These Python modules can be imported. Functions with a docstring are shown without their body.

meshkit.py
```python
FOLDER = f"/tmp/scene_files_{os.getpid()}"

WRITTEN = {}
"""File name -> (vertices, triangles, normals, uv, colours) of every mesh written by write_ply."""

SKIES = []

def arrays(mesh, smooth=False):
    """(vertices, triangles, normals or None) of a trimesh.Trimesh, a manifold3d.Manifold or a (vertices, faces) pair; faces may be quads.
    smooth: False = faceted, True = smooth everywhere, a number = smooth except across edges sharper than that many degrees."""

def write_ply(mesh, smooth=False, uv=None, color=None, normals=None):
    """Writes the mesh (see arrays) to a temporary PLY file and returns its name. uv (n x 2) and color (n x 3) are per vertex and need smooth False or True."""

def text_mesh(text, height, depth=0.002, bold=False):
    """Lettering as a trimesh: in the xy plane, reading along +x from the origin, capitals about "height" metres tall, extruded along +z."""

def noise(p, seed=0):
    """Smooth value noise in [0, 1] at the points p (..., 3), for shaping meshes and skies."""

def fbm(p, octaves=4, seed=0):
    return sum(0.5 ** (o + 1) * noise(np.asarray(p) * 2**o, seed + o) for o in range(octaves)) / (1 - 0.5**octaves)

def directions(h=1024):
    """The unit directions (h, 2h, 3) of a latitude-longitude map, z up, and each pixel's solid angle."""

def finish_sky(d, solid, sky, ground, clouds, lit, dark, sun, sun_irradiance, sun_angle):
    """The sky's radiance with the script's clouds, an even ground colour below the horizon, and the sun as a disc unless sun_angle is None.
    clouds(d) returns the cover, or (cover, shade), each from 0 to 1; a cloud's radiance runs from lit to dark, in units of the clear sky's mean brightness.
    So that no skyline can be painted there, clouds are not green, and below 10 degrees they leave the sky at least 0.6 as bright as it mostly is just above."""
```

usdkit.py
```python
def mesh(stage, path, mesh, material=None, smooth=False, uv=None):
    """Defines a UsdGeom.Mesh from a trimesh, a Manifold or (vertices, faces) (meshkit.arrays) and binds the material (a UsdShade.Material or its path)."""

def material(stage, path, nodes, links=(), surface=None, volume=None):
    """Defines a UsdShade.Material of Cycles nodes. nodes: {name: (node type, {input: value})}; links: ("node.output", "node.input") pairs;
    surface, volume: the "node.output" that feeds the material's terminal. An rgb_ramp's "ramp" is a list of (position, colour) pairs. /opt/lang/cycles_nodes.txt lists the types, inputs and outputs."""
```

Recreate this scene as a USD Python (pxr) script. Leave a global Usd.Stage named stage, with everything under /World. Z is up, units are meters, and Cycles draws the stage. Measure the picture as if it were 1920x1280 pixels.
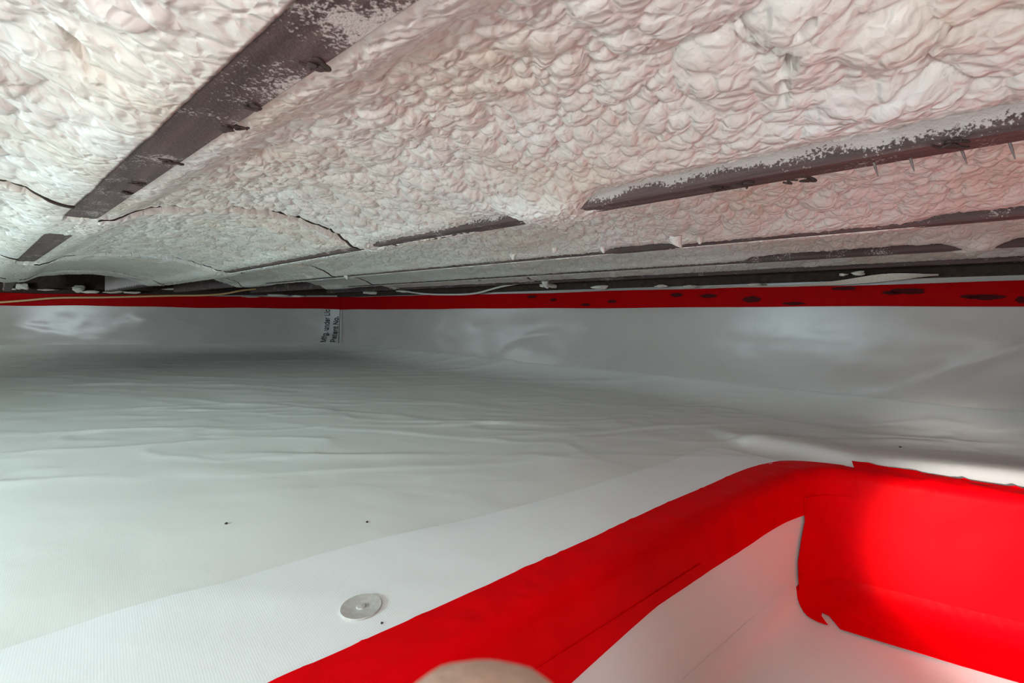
import math, random
import numpy as np, trimesh, manifold3d, shapely
from scipy.spatial import cKDTree, Delaunay
from shapely.geometry import Polygon, LineString, Point
from pxr import Usd, UsdGeom, UsdLux, UsdShade, Gf, Sdf, Vt
import usdkit, meshkit

stage = Usd.Stage.CreateInMemory()
UsdGeom.SetStageUpAxis(stage, UsdGeom.Tokens.z)
UsdGeom.SetStageMetersPerUnit(stage, 1.0)
world = UsdGeom.Xform.Define(stage, '/World')
stage.SetDefaultPrim(world.GetPrim())

# ------------------------------------------------------------------ camera
EYE = 0.35                      # camera height above the crawl space floor
FPX, CX, HY = 862.0, 960.0, 578.0
cam = UsdGeom.Camera.Define(stage, '/World/Camera')
cam.AddTranslateOp().Set((0, 0, EYE)); cam.AddRotateXOp().Set(90.0)
APW = 36.0
cam.CreateHorizontalApertureAttr(APW); cam.CreateVerticalApertureAttr(APW * 1280 / 1920)
cam.CreateFocalLengthAttr(APW * FPX / 1920)
cam.CreateVerticalApertureOffsetAttr(-(640 - HY) / 1920 * APW)
cam.CreateClippingRangeAttr((0.005, 100.0))
cam.CreateFStopAttr(22.0); cam.CreateFocusDistanceAttr(1.1)
cam.CreateExposureAttr(0.10)

# ------------------------------------------------------------------ light
def rect(name, loc, aim, w, h, col, inten, spread=None):
    l = UsdLux.RectLight.Define(stage, '/World/' + name)
    z = Gf.Vec3d(*(np.array(loc, float) - np.array(aim, float))).GetNormalized()
    x = Gf.Cross(Gf.Vec3d(0, 0, 1), z).GetNormalized(); y = Gf.Cross(z, x)
    m = Gf.Matrix4d(x[0], x[1], x[2], 0, y[0], y[1], y[2], 0, z[0], z[1], z[2], 0, *map(float, loc), 1)
    l.AddTransformOp().Set(m)
    l.CreateWidthAttr(w); l.CreateHeightAttr(h); l.CreateColorAttr(col); l.CreateIntensityAttr(inten); l.CreateNormalizeAttr(False)
    return l
rect('access_daylight', (-1.65, -0.42, 0.47), (-0.55, 1.1, 0.0), 0.45, 0.18, (0.70, 0.93, 1.0), 108.0)
rect('vent_daylight', (-4.75, 2.1, 0.30), (-1.2, 2.6, 0.29), 0.5, 0.20, (0.80, 0.95, 1.0), 42.0)
lamp = UsdLux.SphereLight.Define(stage, '/World/work_lamp')          # a lamp behind the viewer, turned on the pit's red right wall
LP, LA = np.array([0.10, -0.30, 0.17]), np.array([0.92, 0.84, -0.135]); z = Gf.Vec3d(*(LP - LA)).GetNormalized(); x = Gf.Cross(Gf.Vec3d(0, 0, 1), z).GetNormalized(); y = Gf.Cross(z, x)
lamp.AddTransformOp().Set(Gf.Matrix4d(x[0], x[1], x[2], 0, y[0], y[1], y[2], 0, z[0], z[1], z[2], 0, *map(float, LP), 1))
lamp.CreateRadiusAttr(0.03); lamp.CreateColorAttr((1.0, 0.95, 0.9)); lamp.CreateIntensityAttr(6300.0)
torch = UsdLux.SphereLight.Define(stage, '/World/hand_torch'); torch.AddTranslateOp().Set((-0.05, -0.36, 0.26))
torch.CreateRadiusAttr(0.03); torch.CreateColorAttr((0.97, 0.97, 1.0)); torch.CreateIntensityAttr(210.0)
sh = UsdLux.ShapingAPI.Apply(lamp.GetPrim()); sh.CreateShapingConeAngleAttr(10.0); sh.CreateShapingConeSoftnessAttr(0.9)
dome = UsdLux.DomeLight.Define(stage, '/World/sky')
dome.CreateColorAttr((0.86, 0.94, 1.0)); dome.CreateIntensityAttr(0.15)

# ------------------------------------------------------------------ helpers
rng = np.random.default_rng(7); random.seed(7)
Dv, Nv = np.array([-0.744, 0.668]), np.array([0.668, 0.744])     # along the joists / across them
Dv, Nv = Dv / np.linalg.norm(Dv), np.array([0.668, 0.744]) / np.linalg.norm([0.668, 0.744])
used = {}
def path_for(name, parent=None):
    base = '/World' if parent is None else str(parent.GetPath())
    k = used.get((base, name), 0); used[(base, name)] = k + 1
    return f'{base}/{name}' + (f'_{k:03d}' if k else '')
def tag(p, label=None, cat=None, group=None, kind=None):
    for k, v in (('label', label), ('category', cat), ('group', group), ('kind', kind)):
        if v: p.SetCustomDataByKey(k, v)
    return p
def obj(name, mesh, mat, parent=None, label=None, cat=None, group=None, kind=None, smooth=35, origin=True):
    v, f = (np.asarray(mesh.vertices), np.asarray(mesh.faces)) if isinstance(mesh, trimesh.Trimesh) else (np.asarray(mesh[0]), np.asarray(mesh[1]))
    path = path_for(name, parent)
    o = np.zeros(3)
    if parent is None and origin:
        lo, hi = v.min(0), v.max(0); o = np.array([(lo[0] + hi[0]) / 2, (lo[1] + hi[1]) / 2, lo[2]])
    m = usdkit.mesh(stage, path, (v - o, f), LOOK[mat], smooth=smooth)
    if parent is None and origin: m.AddTranslateOp().Set(tuple(map(float, o)))
    return tag(m.GetPrim(), label, cat, group, kind)
def thing(name, label, cat, group=None, kind=None):
    x = UsdGeom.Xform.Define(stage, path_for(name))
    return tag(x.GetPrim(), label, cat, group, kind)
def nd(n, d): return np.asarray(n)[..., None] * Nv + np.asarray(d)[..., None] * Dv
def cnd(n, d):                                                       # the framing is not quite parallel: joists splay a little
    n, d = np.asarray(n, float), np.asarray(d, float)
    return nd(n + np.clip(d, -1, 2.2) * np.interp(n, [-0.4, 0.12, 0.51, 0.97, 2.0], [-0.033, -0.033, 0.028, -0.012, 0.0]), d)
def to_n(xy): return np.asarray(xy) @ Nv
def to_d(xy): return np.asarray(xy) @ Dv
def sstep(a, b, x):
    t = np.clip((x - a) / (b - a), 0, 1); return t * t * (3 - 2 * t)
def on_floor(px, py, z=0.0):
    Y = (EYE - z) * FPX / (py - HY); return np.array([(px - CX) / FPX * Y, Y, z])
def at_depth(px, py, Y): return np.array([(px - CX) / FPX * Y, Y, EYE - (py - HY) / FPX * Y])
def grid_faces(a, b):
    i, j = np.meshgrid(np.arange(a - 1), np.arange(b - 1), indexing='ij')
    return np.stack([i * b + j, (i + 1) * b + j, (i + 1) * b + j + 1, i * b + j + 1], -1).reshape(-1, 4)
def tri(q): return np.vstack([q[:, [0, 1, 2]], q[:, [0, 2, 3]]])
def noise2(x, y, seed, octv=3): return meshkit.fbm(np.stack([x, y, np.full_like(x, seed * 3.7)], -1), octv, seed) - 0.5
def tube(pts, r, sides=8, caps=True):
    p = np.asarray(pts, float); r = np.broadcast_to(r, (len(p),))
    t = np.gradient(p, axis=0); t /= np.linalg.norm(t, axis=1, keepdims=True) + 1e-12
    a = np.cross(t, [0.13, 0.21, 0.97]); a /= np.linalg.norm(a, axis=1, keepdims=True) + 1e-12
    b = np.cross(t, a); g = np.arange(sides) * 2 * np.pi / sides
    v = p[:, None] + r[:, None, None] * (np.cos(g)[None, :, None] * a[:, None] + np.sin(g)[None, :, None] * b[:, None])
    i, j = np.meshgrid(np.arange(len(p) - 1), np.arange(sides), indexing='ij')
    q = np.stack([i * sides + j, i * sides + (j + 1) % sides, (i + 1) * sides + (j + 1) % sides, (i + 1) * sides + j], -1).reshape(-1, 4)
    v = np.vstack([v.reshape(-1, 3), p[:1], p[-1:]]); f = tri(q); n0, n1 = len(v) - 2, len(v) - 1; L = (len(p) - 1) * sides
    f = np.vstack([f, [[n0, (k + 1) % sides, k] for k in range(sides)], [[n1, L + k, L + (k + 1) % sides] for k in range(sides)]])
    return trimesh.Trimesh(v, f, process=False)
def spline(pts, k=8):
    from scipy.interpolate import CubicSpline
    p = np.asarray(pts, float); t = np.r_[0, np.cumsum(np.linalg.norm(np.diff(p, axis=0), axis=1))]
    return CubicSpline(t, p)(np.linspace(0, t[-1], k * len(p)))
def join(ms): return trimesh.util.concatenate(ms)
def blob(c, s, seed, sub=2, rough=0.35):
    m = trimesh.creation.icosphere(subdivisions=sub); v = np.array(m.vertices)
    v *= (1 + rough * 2 * (meshkit.fbm(v * 1.3 + seed * 5.1, 3, seed) - 0.5))[:, None]
    return trimesh.Trimesh(v * s + c, m.faces, process=False)
def slab(top_v, faces, thick, down):
    """A sheet with a thickness: top surface, offset underside, closed edges. down: direction(s) of the underside."""
    v = np.asarray(top_v); n = len(v); lo = v + np.asarray(down) * thick
    e = np.sort(np.vstack([faces[:, [0, 1]], faces[:, [1, 2]], faces[:, [2, 0]]]), axis=1)
    d = np.vstack([faces[:, [0, 1]], faces[:, [1, 2]], faces[:, [2, 0]]])
    u, idx, cnt = np.unique(e, axis=0, return_index=True, return_counts=True)
    b = d[idx[cnt == 1]]
    side = np.vstack([np.stack([b[:, 1], b[:, 0], b[:, 0] + n], 1), np.stack([b[:, 1], b[:, 0] + n, b[:, 1] + n], 1)])
    return np.vstack([v, lo]), np.vstack([faces, faces[:, ::-1] + n, side])
def fill(poly, step, keep_boundary=None):
    """Points and triangles filling a 2-D polygon with an even mesh."""
    x0, y0, x1, y1 = poly.bounds
    gx, gy = np.meshgrid(np.arange(x0, x1 + step, step), np.arange(y0, y1 + step, step))
    g = np.stack([gx.ravel(), gy.ravel()], 1)
    inner = poly.buffer(-step * 0.45)
    g = g[shapely.contains_xy(inner, g[:, 0], g[:, 1])] if not inner.is_empty else g[:0]
    rings = [poly.exterior, *poly.interiors]
    bp = np.vstack([np.array([r.interpolate(t).coords[0] for t in np.linspace(0, r.length, max(4, int(r.length / step)), endpoint=False)] + list(r.coords)[:-1]) for r in rings])
    p = np.unique(np.round(np.vstack([bp, g]), 6), axis=0)
    f = Delaunay(p).simplices
    c = p[f].mean(1); f = f[shapely.contains_xy(poly, c[:, 0], c[:, 1])]
    a, b, c = p[f[:, 0]], p[f[:, 1]], p[f[:, 2]]
    s = (b[:, 0] - a[:, 0]) * (c[:, 1] - a[:, 1]) - (b[:, 1] - a[:, 1]) * (c[:, 0] - a[:, 0])
    f = f[np.abs(s) > 1e-10]; s = s[np.abs(s) > 1e-10]
    f[s < 0] = f[s < 0][:, ::-1]
    return p, f

# ------------------------------------------------------------------ materials
LOOK = {}
UsdGeom.Scope.Define(stage, '/World/Looks')
def look(name, nodes, links, surface='p.BSDF'): LOOK[name] = usdkit.material(stage, '/World/Looks/' + name, nodes, links, surface)
def liner(name, col_a, col_b, rough, weave=0.03):
    look(name, {'g': ('geometry', {}),
        'r': ('mapping', {'rotation': (0, 0, math.radians(48)), 'scale': (1, 1, 1)}),
        'n1': ('noise_texture', {'scale': 3.0, 'detail': 4.0}),
        'n2': ('noise_texture', {'scale': 60.0, 'detail': 3.0}),
        'w1': ('wave_texture', {'scale': 130.0, 'bands_direction': 'x', 'distortion': 1.5, 'detail': 1.0, 'detail_scale': 2.0}),
        'w2': ('wave_texture', {'scale': 130.0, 'bands_direction': 'y', 'distortion': 1.5, 'detail': 1.0, 'detail_scale': 2.0}),
        'ramp': ('rgb_ramp', {'ramp': [(0.3, col_a), (0.7, col_b)]}),
        'a': ('math', {'math_type': 'add'}), 'b': ('math', {'math_type': 'multiply_add', 'value2': 3.0}),
        'bump': ('bump', {'strength': weave, 'distance': 0.0015}),
        'p': ('principled_bsdf', {'roughness': rough, 'specular_ior_level': 0.4})},
        [('g.position', 'r.vector'), ('g.position', 'n1.vector'), ('g.position', 'n2.vector'), ('r.vector', 'w1.vector'), ('r.vector', 'w2.vector'),
         ('n1.fac', 'ramp.fac'), ('ramp.color', 'p.base_color'), ('w1.fac', 'a.value1'), ('w2.fac', 'a.value2'), ('n2.fac', 'b.value1'), ('a.value', 'b.value3'),
         ('b.value', 'bump.height'), ('bump.normal', 'p.normal')])
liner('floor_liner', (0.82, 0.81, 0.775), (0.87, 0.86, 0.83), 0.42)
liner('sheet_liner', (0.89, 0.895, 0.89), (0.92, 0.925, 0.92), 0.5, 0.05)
liner('wall_liner_shaded', (0.39, 0.35, 0.325), (0.435, 0.39, 0.365), 0.30)  # same white liner, base colour darkened and warmed to carry the walls' dim light
look('foam', {'g': ('geometry', {}),
    'n1': ('noise_texture', {'scale': 7.0, 'detail': 4.0}), 'n2': ('noise_texture', {'scale': 160.0, 'detail': 4.0}),
    'n4': ('noise_texture', {'scale': 22.0, 'detail': 3.0}), 'sc': ('vector_math', {'math_type': 'scale', 'scale': 0.028}), 'ad': ('vector_math', {'math_type': 'add'}),
    'st': ('mapping', {'scale': (1, 1, 0.5)}),
    'v1': ('voronoi_texture', {'scale': 56.0, 'feature': 'distance_to_edge'}), 'v2': ('voronoi_texture', {'scale': 110.0, 'feature': 'distance_to_edge'}),
    's1': ('map_range', {'range_type': 'smoothstep', 'from_min': 0.0, 'from_max': 0.22, 'to_min': 1.0, 'to_max': 0.0}), 's2': ('map_range', {'range_type': 'smoothstep', 'from_min': 0.0, 'from_max': 0.3, 'to_min': 1.0, 'to_max': 0.0}),
    'mx': ('math', {'math_type': 'multiply_add', 'value2': 0.35}), 'a': ('math', {'math_type': 'multiply_add', 'value2': -0.10}),
    'ramp': ('rgb_ramp', {'ramp': [(0.30, (0.72, 0.65, 0.57)), (0.5, (0.76, 0.725, 0.68)), (0.72, (0.80, 0.79, 0.775))]}),
    'bump': ('bump', {'strength': 0.5, 'distance': 0.0025, 'invert': True}),
    'p': ('principled_bsdf', {'roughness': 0.36, 'specular_ior_level': 0.5})},
    [('g.position', 'n1.vector'), ('g.position', 'n2.vector'), ('g.position', 'n4.vector'), ('n4.color', 'sc.vector1'), ('g.position', 'ad.vector1'), ('sc.vector', 'ad.vector2'), ('ad.vector', 'st.vector'),
     ('st.vector', 'v1.vector'), ('st.vector', 'v2.vector'), ('v1.distance', 's1.value'), ('v2.distance', 's2.value'), ('s2.result', 'mx.value1'), ('s1.result', 'mx.value3'),
     ('n1.fac', 'ramp.fac'), ('ramp.color', 'p.base_color'), ('n2.fac', 'a.value1'), ('mx.value', 'a.value3'), ('a.value', 'bump.height'), ('bump.normal', 'p.normal')])
def wood(name, n0, n1, vec, grit=330.0):
    """Rough brown timber with a dusting of foam overspray, thicker towards one edge (n0 clean, n1 dusted; distances across the joists)."""
    look(name, {'g': ('geometry', {}), 'r': ('mapping', {'rotation': (0, 0, -math.radians(138))}), 's': ('mapping', {'scale': (5, 110, 110)}),
    'n1': ('noise_texture', {'scale': 1.0, 'detail': 5.0}), 'n2': ('noise_texture', {'scale': grit, 'detail': 2.0, 'roughness': 0.7}), 'n3': ('noise_texture', {'scale': 22.0, 'detail': 3.0}),
    'ramp': ('rgb_ramp', {'ramp': [(0.3, (0.050, 0.030, 0.029)), (0.7, (0.125, 0.080, 0.078))]}),
    'dot': ('vector_math', {'math_type': 'dot_product', 'vector2': tuple(map(float, vec))}),
    'lat': ('map_range', {'from_min': n0, 'from_max': n1, 'to_min': -0.28, 'to_max': 0.30, 'clamp': True}),
    'add': ('math', {'math_type': 'multiply_add', 'value2': 1.0}), 'add2': ('math', {'math_type': 'add'}),
    'mask': ('rgb_ramp', {'ramp': [(0.89, (0, 0, 0)), (1.06, (0.88, 0.88, 0.88))]}),
    'm': ('mix', {'color2': (0.78, 0.72, 0.69)}),
    'bump': ('bump', {'strength': 0.5, 'distance': 0.002}), 'p': ('principled_bsdf', {'roughness': 0.6})},
    [('g.position', 'r.vector'), ('r.vector', 's.vector'), ('s.vector', 'n1.vector'), ('g.position', 'n2.vector'), ('g.position', 'n3.vector'), ('g.position', 'dot.vector1'),
     ('n1.fac', 'ramp.fac'), ('dot.value', 'lat.value'), ('n3.fac', 'add.value1'), ('n2.fac', 'add.value3'), ('add.value', 'add2.value1'), ('lat.result', 'add2.value2'), ('add2.value', 'mask.fac'),
     ('mask.color', 'm.fac'), ('ramp.color', 'm.color1'), ('m.color', 'p.base_color'), ('n2.fac', 'bump.height'), ('bump.normal', 'p.normal')])
wood('wood_dusted', 0.072, 0.150, [*(Nv + 0.033 * Dv - 0.10 * Dv), 0], 430.0)
wood('wood', EYE + 0.133, EYE + 0.150, [0, 0, 1])
wood('wood_dark', 9.0, 12.0, [0, 0, 1])
def plain(name, col, rough, spec=0.5, bump=0.0, scale=200.0, var=0.12, **kw):
    c = np.array(col); look(name, {'g': ('geometry', {}), 'n': ('noise_texture', {'scale': scale, 'detail': 4.0}),
        'ramp': ('rgb_ramp', {'ramp': [(0.3, tuple(c * (1 - var))), (0.7, tuple(np.minimum(c * (1 + var), 1)))]}),
        'bump': ('bump', {'strength': bump, 'distance': 0.002}),
        'p': ('principled_bsdf', {'roughness': rough, 'specular_ior_level': spec, **kw})},
        [('g.position', 'n.vector'), ('n.fac', 'ramp.fac'), ('ramp.color', 'p.base_color'), ('n.fac', 'bump.height'), ('bump.normal', 'p.normal')])
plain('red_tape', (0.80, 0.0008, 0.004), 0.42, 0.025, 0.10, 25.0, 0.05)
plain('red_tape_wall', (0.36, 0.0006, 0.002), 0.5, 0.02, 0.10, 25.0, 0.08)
plain('tape_print', (0.06, 0.002, 0.003), 0.6, 0.08, 0.0)
plain('dark_wood', (0.045, 0.030, 0.024), 0.8, 0.2, 0.4, 60.0, 0.3)
plain('ink', (0.012, 0.011, 0.012), 0.6)
plain('label_film', (0.66, 0.67, 0.66), 0.4)
plain('disc_plastic', (0.52, 0.495, 0.465), 0.55, 0.3, 0.1)
plain('cable', (0.62, 0.36, 0.16), 0.5)
plain('white_cable', (0.62, 0.60, 0.56), 0.5)
plain('scrap', (0.72, 0.68, 0.60), 0.6, 0.3, 0.3)
plain('debris', (0.06, 0.042, 0.038), 0.8, 0.2)
plain('steel', (0.16, 0.13, 0.125), 0.45, 0.5, 0.1, 300.0, 0.3)
plain('skin', (0.40, 0.28, 0.22), 0.55, 0.4, 0.3, 500.0, 0.10, subsurface_weight=0.15, subsurface_scale=0.004)
plain('nail_plate', (0.60, 0.42, 0.36), 0.35)
plain('sleeve', (0.05, 0.055, 0.065), 0.85)

# ------------------------------------------------------------------ the floor's shape
WALLN = 1.94
KORNER = np.array([-1.455, 3.925]); LEFTW = np.array([-4.10, 3.70])
wl_dir = (LEFTW - KORNER) / np.linalg.norm(LEFTW - KORNER); wl_in = np.array([wl_dir[1], -wl_dir[0]])
if wl_in[1] > 0: wl_in = -wl_in                                  # towards the camera
def wall_dist(xy): return np.minimum(WALLN - to_n(xy), (xy - KORNER) @ wl_in)

LIP = [(-0.50, 0.139), (0.0475, 0.570), (0.30, 0.769), (0.52, 0.940), (0.60, 0.985), (0.655, 1.003), (0.70, 0.998), (0.735, 0.980), (0.824, 0.926), (0.948, 0.851), (1.65, 0.445)]
lipline = LineString(LIP)
def chaikin(p, k=2):
    p = np.asarray(p, float)
    for _ in range(k):
        q = np.empty((2 * (len(p) - 1), 2)); q[0::2] = 0.75 * p[:-1] + 0.25 * p[1:]; q[1::2] = 0.25 * p[:-1] + 0.75 * p[1:]
        p = np.vstack([p[:1], q, p[-1:]])
    return p
lip = chaikin(LIP, 3); lipline = LineString(lip)
S_C = lipline.project(Point(0.70, 0.996)); S_END = lipline.length
lip_s = np.linspace(0, S_END, 260)
lip_p = np.array([lipline.interpolate(s).coords[0] for s in lip_s])
tan = np.gradient(lip_p, axis=0)
for _ in range(3): tan = (np.roll(tan, 1, 0) + tan + np.roll(tan, -1, 0)); tan[0], tan[-1] = tan[1], tan[-2]
tan /= np.linalg.norm(tan, axis=1, keepdims=True)
lip_in = np.stack([tan[:, 1], -tan[:, 0]], 1)                    # into the pit
BACK = np.array([0.50, -0.38])
pit_poly = Polygon(list(map(tuple, lip_p)) + [tuple(BACK)])
DEPTH, SLOPE = 0.25, 0.14

berm = LineString([on_floor(1340, 828)[:2], on_floor(1390, 826)[:2], on_floor(1500, 843)[:2], on_floor(1610, 868)[:2], on_floor(1920, 902)[:2], on_floor(2600, 985)[:2]])
seg_pts = [(rng.uniform(-2.6, 1.4), rng.uniform(0.9, 3.6), rng.uniform(-0.35, 0.25) + (math.pi if rng.random() < .5 else 0), rng.uniform(0.15, 0.5), rng.uniform(0.0015, 0.0045)) for _ in range(75)]
def floor_z(xy):
    xy = np.asarray(xy, float); x, y = xy[:, 0], xy[:, 1]
    z = 0.012 * noise2(x * 2.0, y * 2.0, 3, 3) + 0.005 * noise2(x * 5 + 1.5, y * 9, 5, 3)
    w = noise2(x * 3.0 + 0.8 * noise2(x * 2, y * 2, 9), y * 7.0, 11, 3); z += 0.0018 * np.exp(-(w / 0.04) ** 2) * sstep(0.7, 1.2, y)
    for (cx, cy, a, L, A) in seg_pts:                             # long creases in the plastic
        dx, dy = x - cx, y - cy; u = dx * math.cos(a) + dy * math.sin(a); v = -dx * math.sin(a) + dy * math.cos(a) + 0.06 * u * np.sin(9 * u)
        k = np.exp(-(u / L) ** 2); s = np.where(v < 0, 0.006, 0.03)
        z += A * k * np.exp(-(v / s) ** 2)
    P = shapely.points(x, y); pd = shapely.distance(P, lipline)
    near = np.exp(-(pd / 0.16) ** 2)
    z = z * (1 - 0.75 * near)
    # raised fold round the far rim of the pit, steep towards the camera and easy behind
    s = shapely.line_locate_point(berm, P); bd = shapely.distance(P, berm)
    c = np.array([berm.interpolate(t).coords[0] for t in np.linspace(0, berm.length, 60)])
    side = np.sign((x - np.interp(s, np.linspace(0, berm.length, 60), c[:, 0])) * 0.45 + (y - np.interp(s, np.linspace(0, berm.length, 60), c[:, 1])) * 0.89)
    amp = 0.019 * sstep(0.02, 0.12, s)
    z += amp * np.where(side > 0, np.exp(-(bd / 0.11) ** 2), np.exp(-(bd / 0.045) ** 2))
    t = np.clip(wall_dist(xy), 0, None)
    z += 0.055 * np.clip(1 - t / 0.30, 0, 1) ** 2.2
    return z

def S(s, v, off=0.0):
    """A point of the pit's lining: s along the lip, v < 0 out over the floor, v > 0 down the wall."""
    s, v = np.asarray(s, float), np.asarray(v, float)
    p = np.stack([np.interp(s, lip_s, lip_p[:, 0]), np.interp(s, lip_s, lip_p[:, 1])], 1)
    q = np.stack([np.interp(s, lip_s, lip_in[:, 0]), np.interp(s, lip_s, lip_in[:, 1])], 1); q /= np.linalg.norm(q, axis=1, keepdims=True)
    R = 0.014
    zl = np.interp(s, lip_s, LIPZ)
    th = np.clip(v / R, 0, math.pi / 2 - 0.14)
    ext = np.where(v < 0, v, 0)
    down = np.maximum(v - R * (math.pi / 2 - 0.14), 0)
    inn = R * np.sin(th) + down * SLOPE + off * np.sin(th)
    xy = p + q * (ext + inn)[:, None]
    wob = 0.004 * noise2(s * 9, v * 9, 21, 2) * sstep(0.02, 0.08, v)
    xy = xy + q * wob[:, None]
    z = np.where(v < 0, 0, zl - R * (1 - np.cos(th)) - down) + np.where(v < 0, 0, off * np.cos(th))
    out = v < 0
    if out.any(): z[out] = floor_z(xy[out]) + off
    return np.column_stack([xy, z])
LIPZ = floor_z(lip_p)
VMAX = 0.208

# floor liner: an uneven mesh, finer near the camera, with the pit left open
def ring(step, x0, x1, y0, y1):
    gx, gy = np.meshgrid(np.arange(x0, x1, step), np.arange(y0, y1, step)); return np.stack([gx.ravel(), gy.ravel()], 1)
BK1, BK2, BK3 = KORNER + wl_dir * 5.0, np.array([-5.2, -1.6]), nd(np.array(WALLN), np.array(-2.4))
fl_out = Polygon([tuple(KORNER), tuple(BK1), tuple(BK2), tuple(BK3)])
pts = ring(0.010, -1.3, 1.5, 0.25, 1.75)
b1 = (pts[:, 0] > -1.3) & (pts[:, 0] < 1.5)
p2 = ring(0.022, -4.5, 1.9, -0.6, 4.4); p2 = p2[~((p2[:, 0] > -1.31) & (p2[:, 0] < 1.5) & (p2[:, 1] > 0.24) & (p2[:, 1] < 1.75))]
p3 = ring(0.12, -6.6, 2.8, -2.8, 4.2); p3 = p3[(p3[:, 0] < -4.5) | (p3[:, 1] < -0.6) | (p3[:, 0] > 1.9)]
pts = np.vstack([pts, p2, p3]); pts += rng.uniform(-0.0012, 0.0012, pts.shape)
pts = pts[shapely.contains_xy(fl_out.buffer(-0.006), pts[:, 0], pts[:, 1]) & ~shapely.contains_xy(pit_poly.buffer(0.005), pts[:, 0], pts[:, 1])]
ext = np.array([fl_out.exterior.interpolate(t).coords[0] for t in np.arange(0, fl_out.exterior.length, 0.05)])
closing = np.array([np.array(lip_p[-1]) * (1 - t) + BACK * t for t in np.linspace(0, 1, 40)] + [BACK * (1 - t) + np.array(lip_p[0]) * t for t in np.linspace(0, 1, 40)][1:-1])
allp = np.vstack([pts, ext, lip_p, closing[1:]])
ff = Delaunay(allp).simplices; c = allp[ff].mean(1)
ff = ff[shapely.contains_xy(fl_out, c[:, 0], c[:, 1]) & ~shapely.contains_xy(pit_poly, c[:, 0], c[:, 1])]
a, b, c = allp[ff[:, 0]], allp[ff[:, 1]], allp[ff[:, 2]]
sg = (b[:, 0] - a[:, 0]) * (c[:, 1] - a[:, 1]) - (b[:, 1] - a[:, 1]) * (c[:, 0] - a[:, 0]); ff[sg < 0] = ff[sg < 0][:, ::-1]
floor = thing('floor', 'white plastic crawl space floor liner with a pit at lower right', None, kind='structure')
obj('liner_sheet', (np.column_stack([allp, floor_z(allp)]), ff), 'floor_liner', floor, smooth=True)
# pit lining
ss = np.linspace(0, S_END, 200); vv = np.r_[np.linspace(0, 0.022, 6), np.linspace(0.03, VMAX, 22)]
sg, vg = np.meshgrid(ss, vv, indexing='ij')
pv = S(sg.ravel(), vg.ravel()); pf = tri(grid_faces(len(ss), len(vv)))
obj('pit_liner', (pv, pf[:, ::-1]), 'floor_liner', floor, smooth=True)
bot = S(ss, np.full(len(ss), VMAX)); R2 = 0.05; ZB = float(np.median(bot[:, 2])) - R2 + 0.002
pit_floor = Polygon([tuple(p[:2]) for p in bot] + [tuple(BACK * 0.97)]).buffer(0)
foot_line = pit_floor.exterior
def pit_z(xy):                                                    # level, curving up into the walls all round
    xy = np.asarray(xy); d = shapely.distance(shapely.points(xy[:, 0], xy[:, 1]), foot_line)
    q = np.clip(R2 - d, 0, R2)
    return ZB + R2 - np.sqrt(R2 ** 2 - q ** 2) + 0.006 * noise2(xy[:, 0] * 5, xy[:, 1] * 5, 31) * np.clip(d / 0.05, 0, 1)
rp = [np.array(foot_line.coords)[:-1]]
for r in (0.0012, 0.004, 0.009, 0.016, 0.026, 0.038, 0.05):
    g = pit_floor.buffer(-r).exterior; rp.append(np.array([g.interpolate(t).coords[0] for t in np.arange(0, g.length, 0.012)]))
gx, gy = np.meshgrid(np.arange(-0.5, 1.7, 0.03), np.arange(-0.45, 1.1, 0.03)); g = np.stack([gx.ravel(), gy.ravel()], 1)
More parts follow.
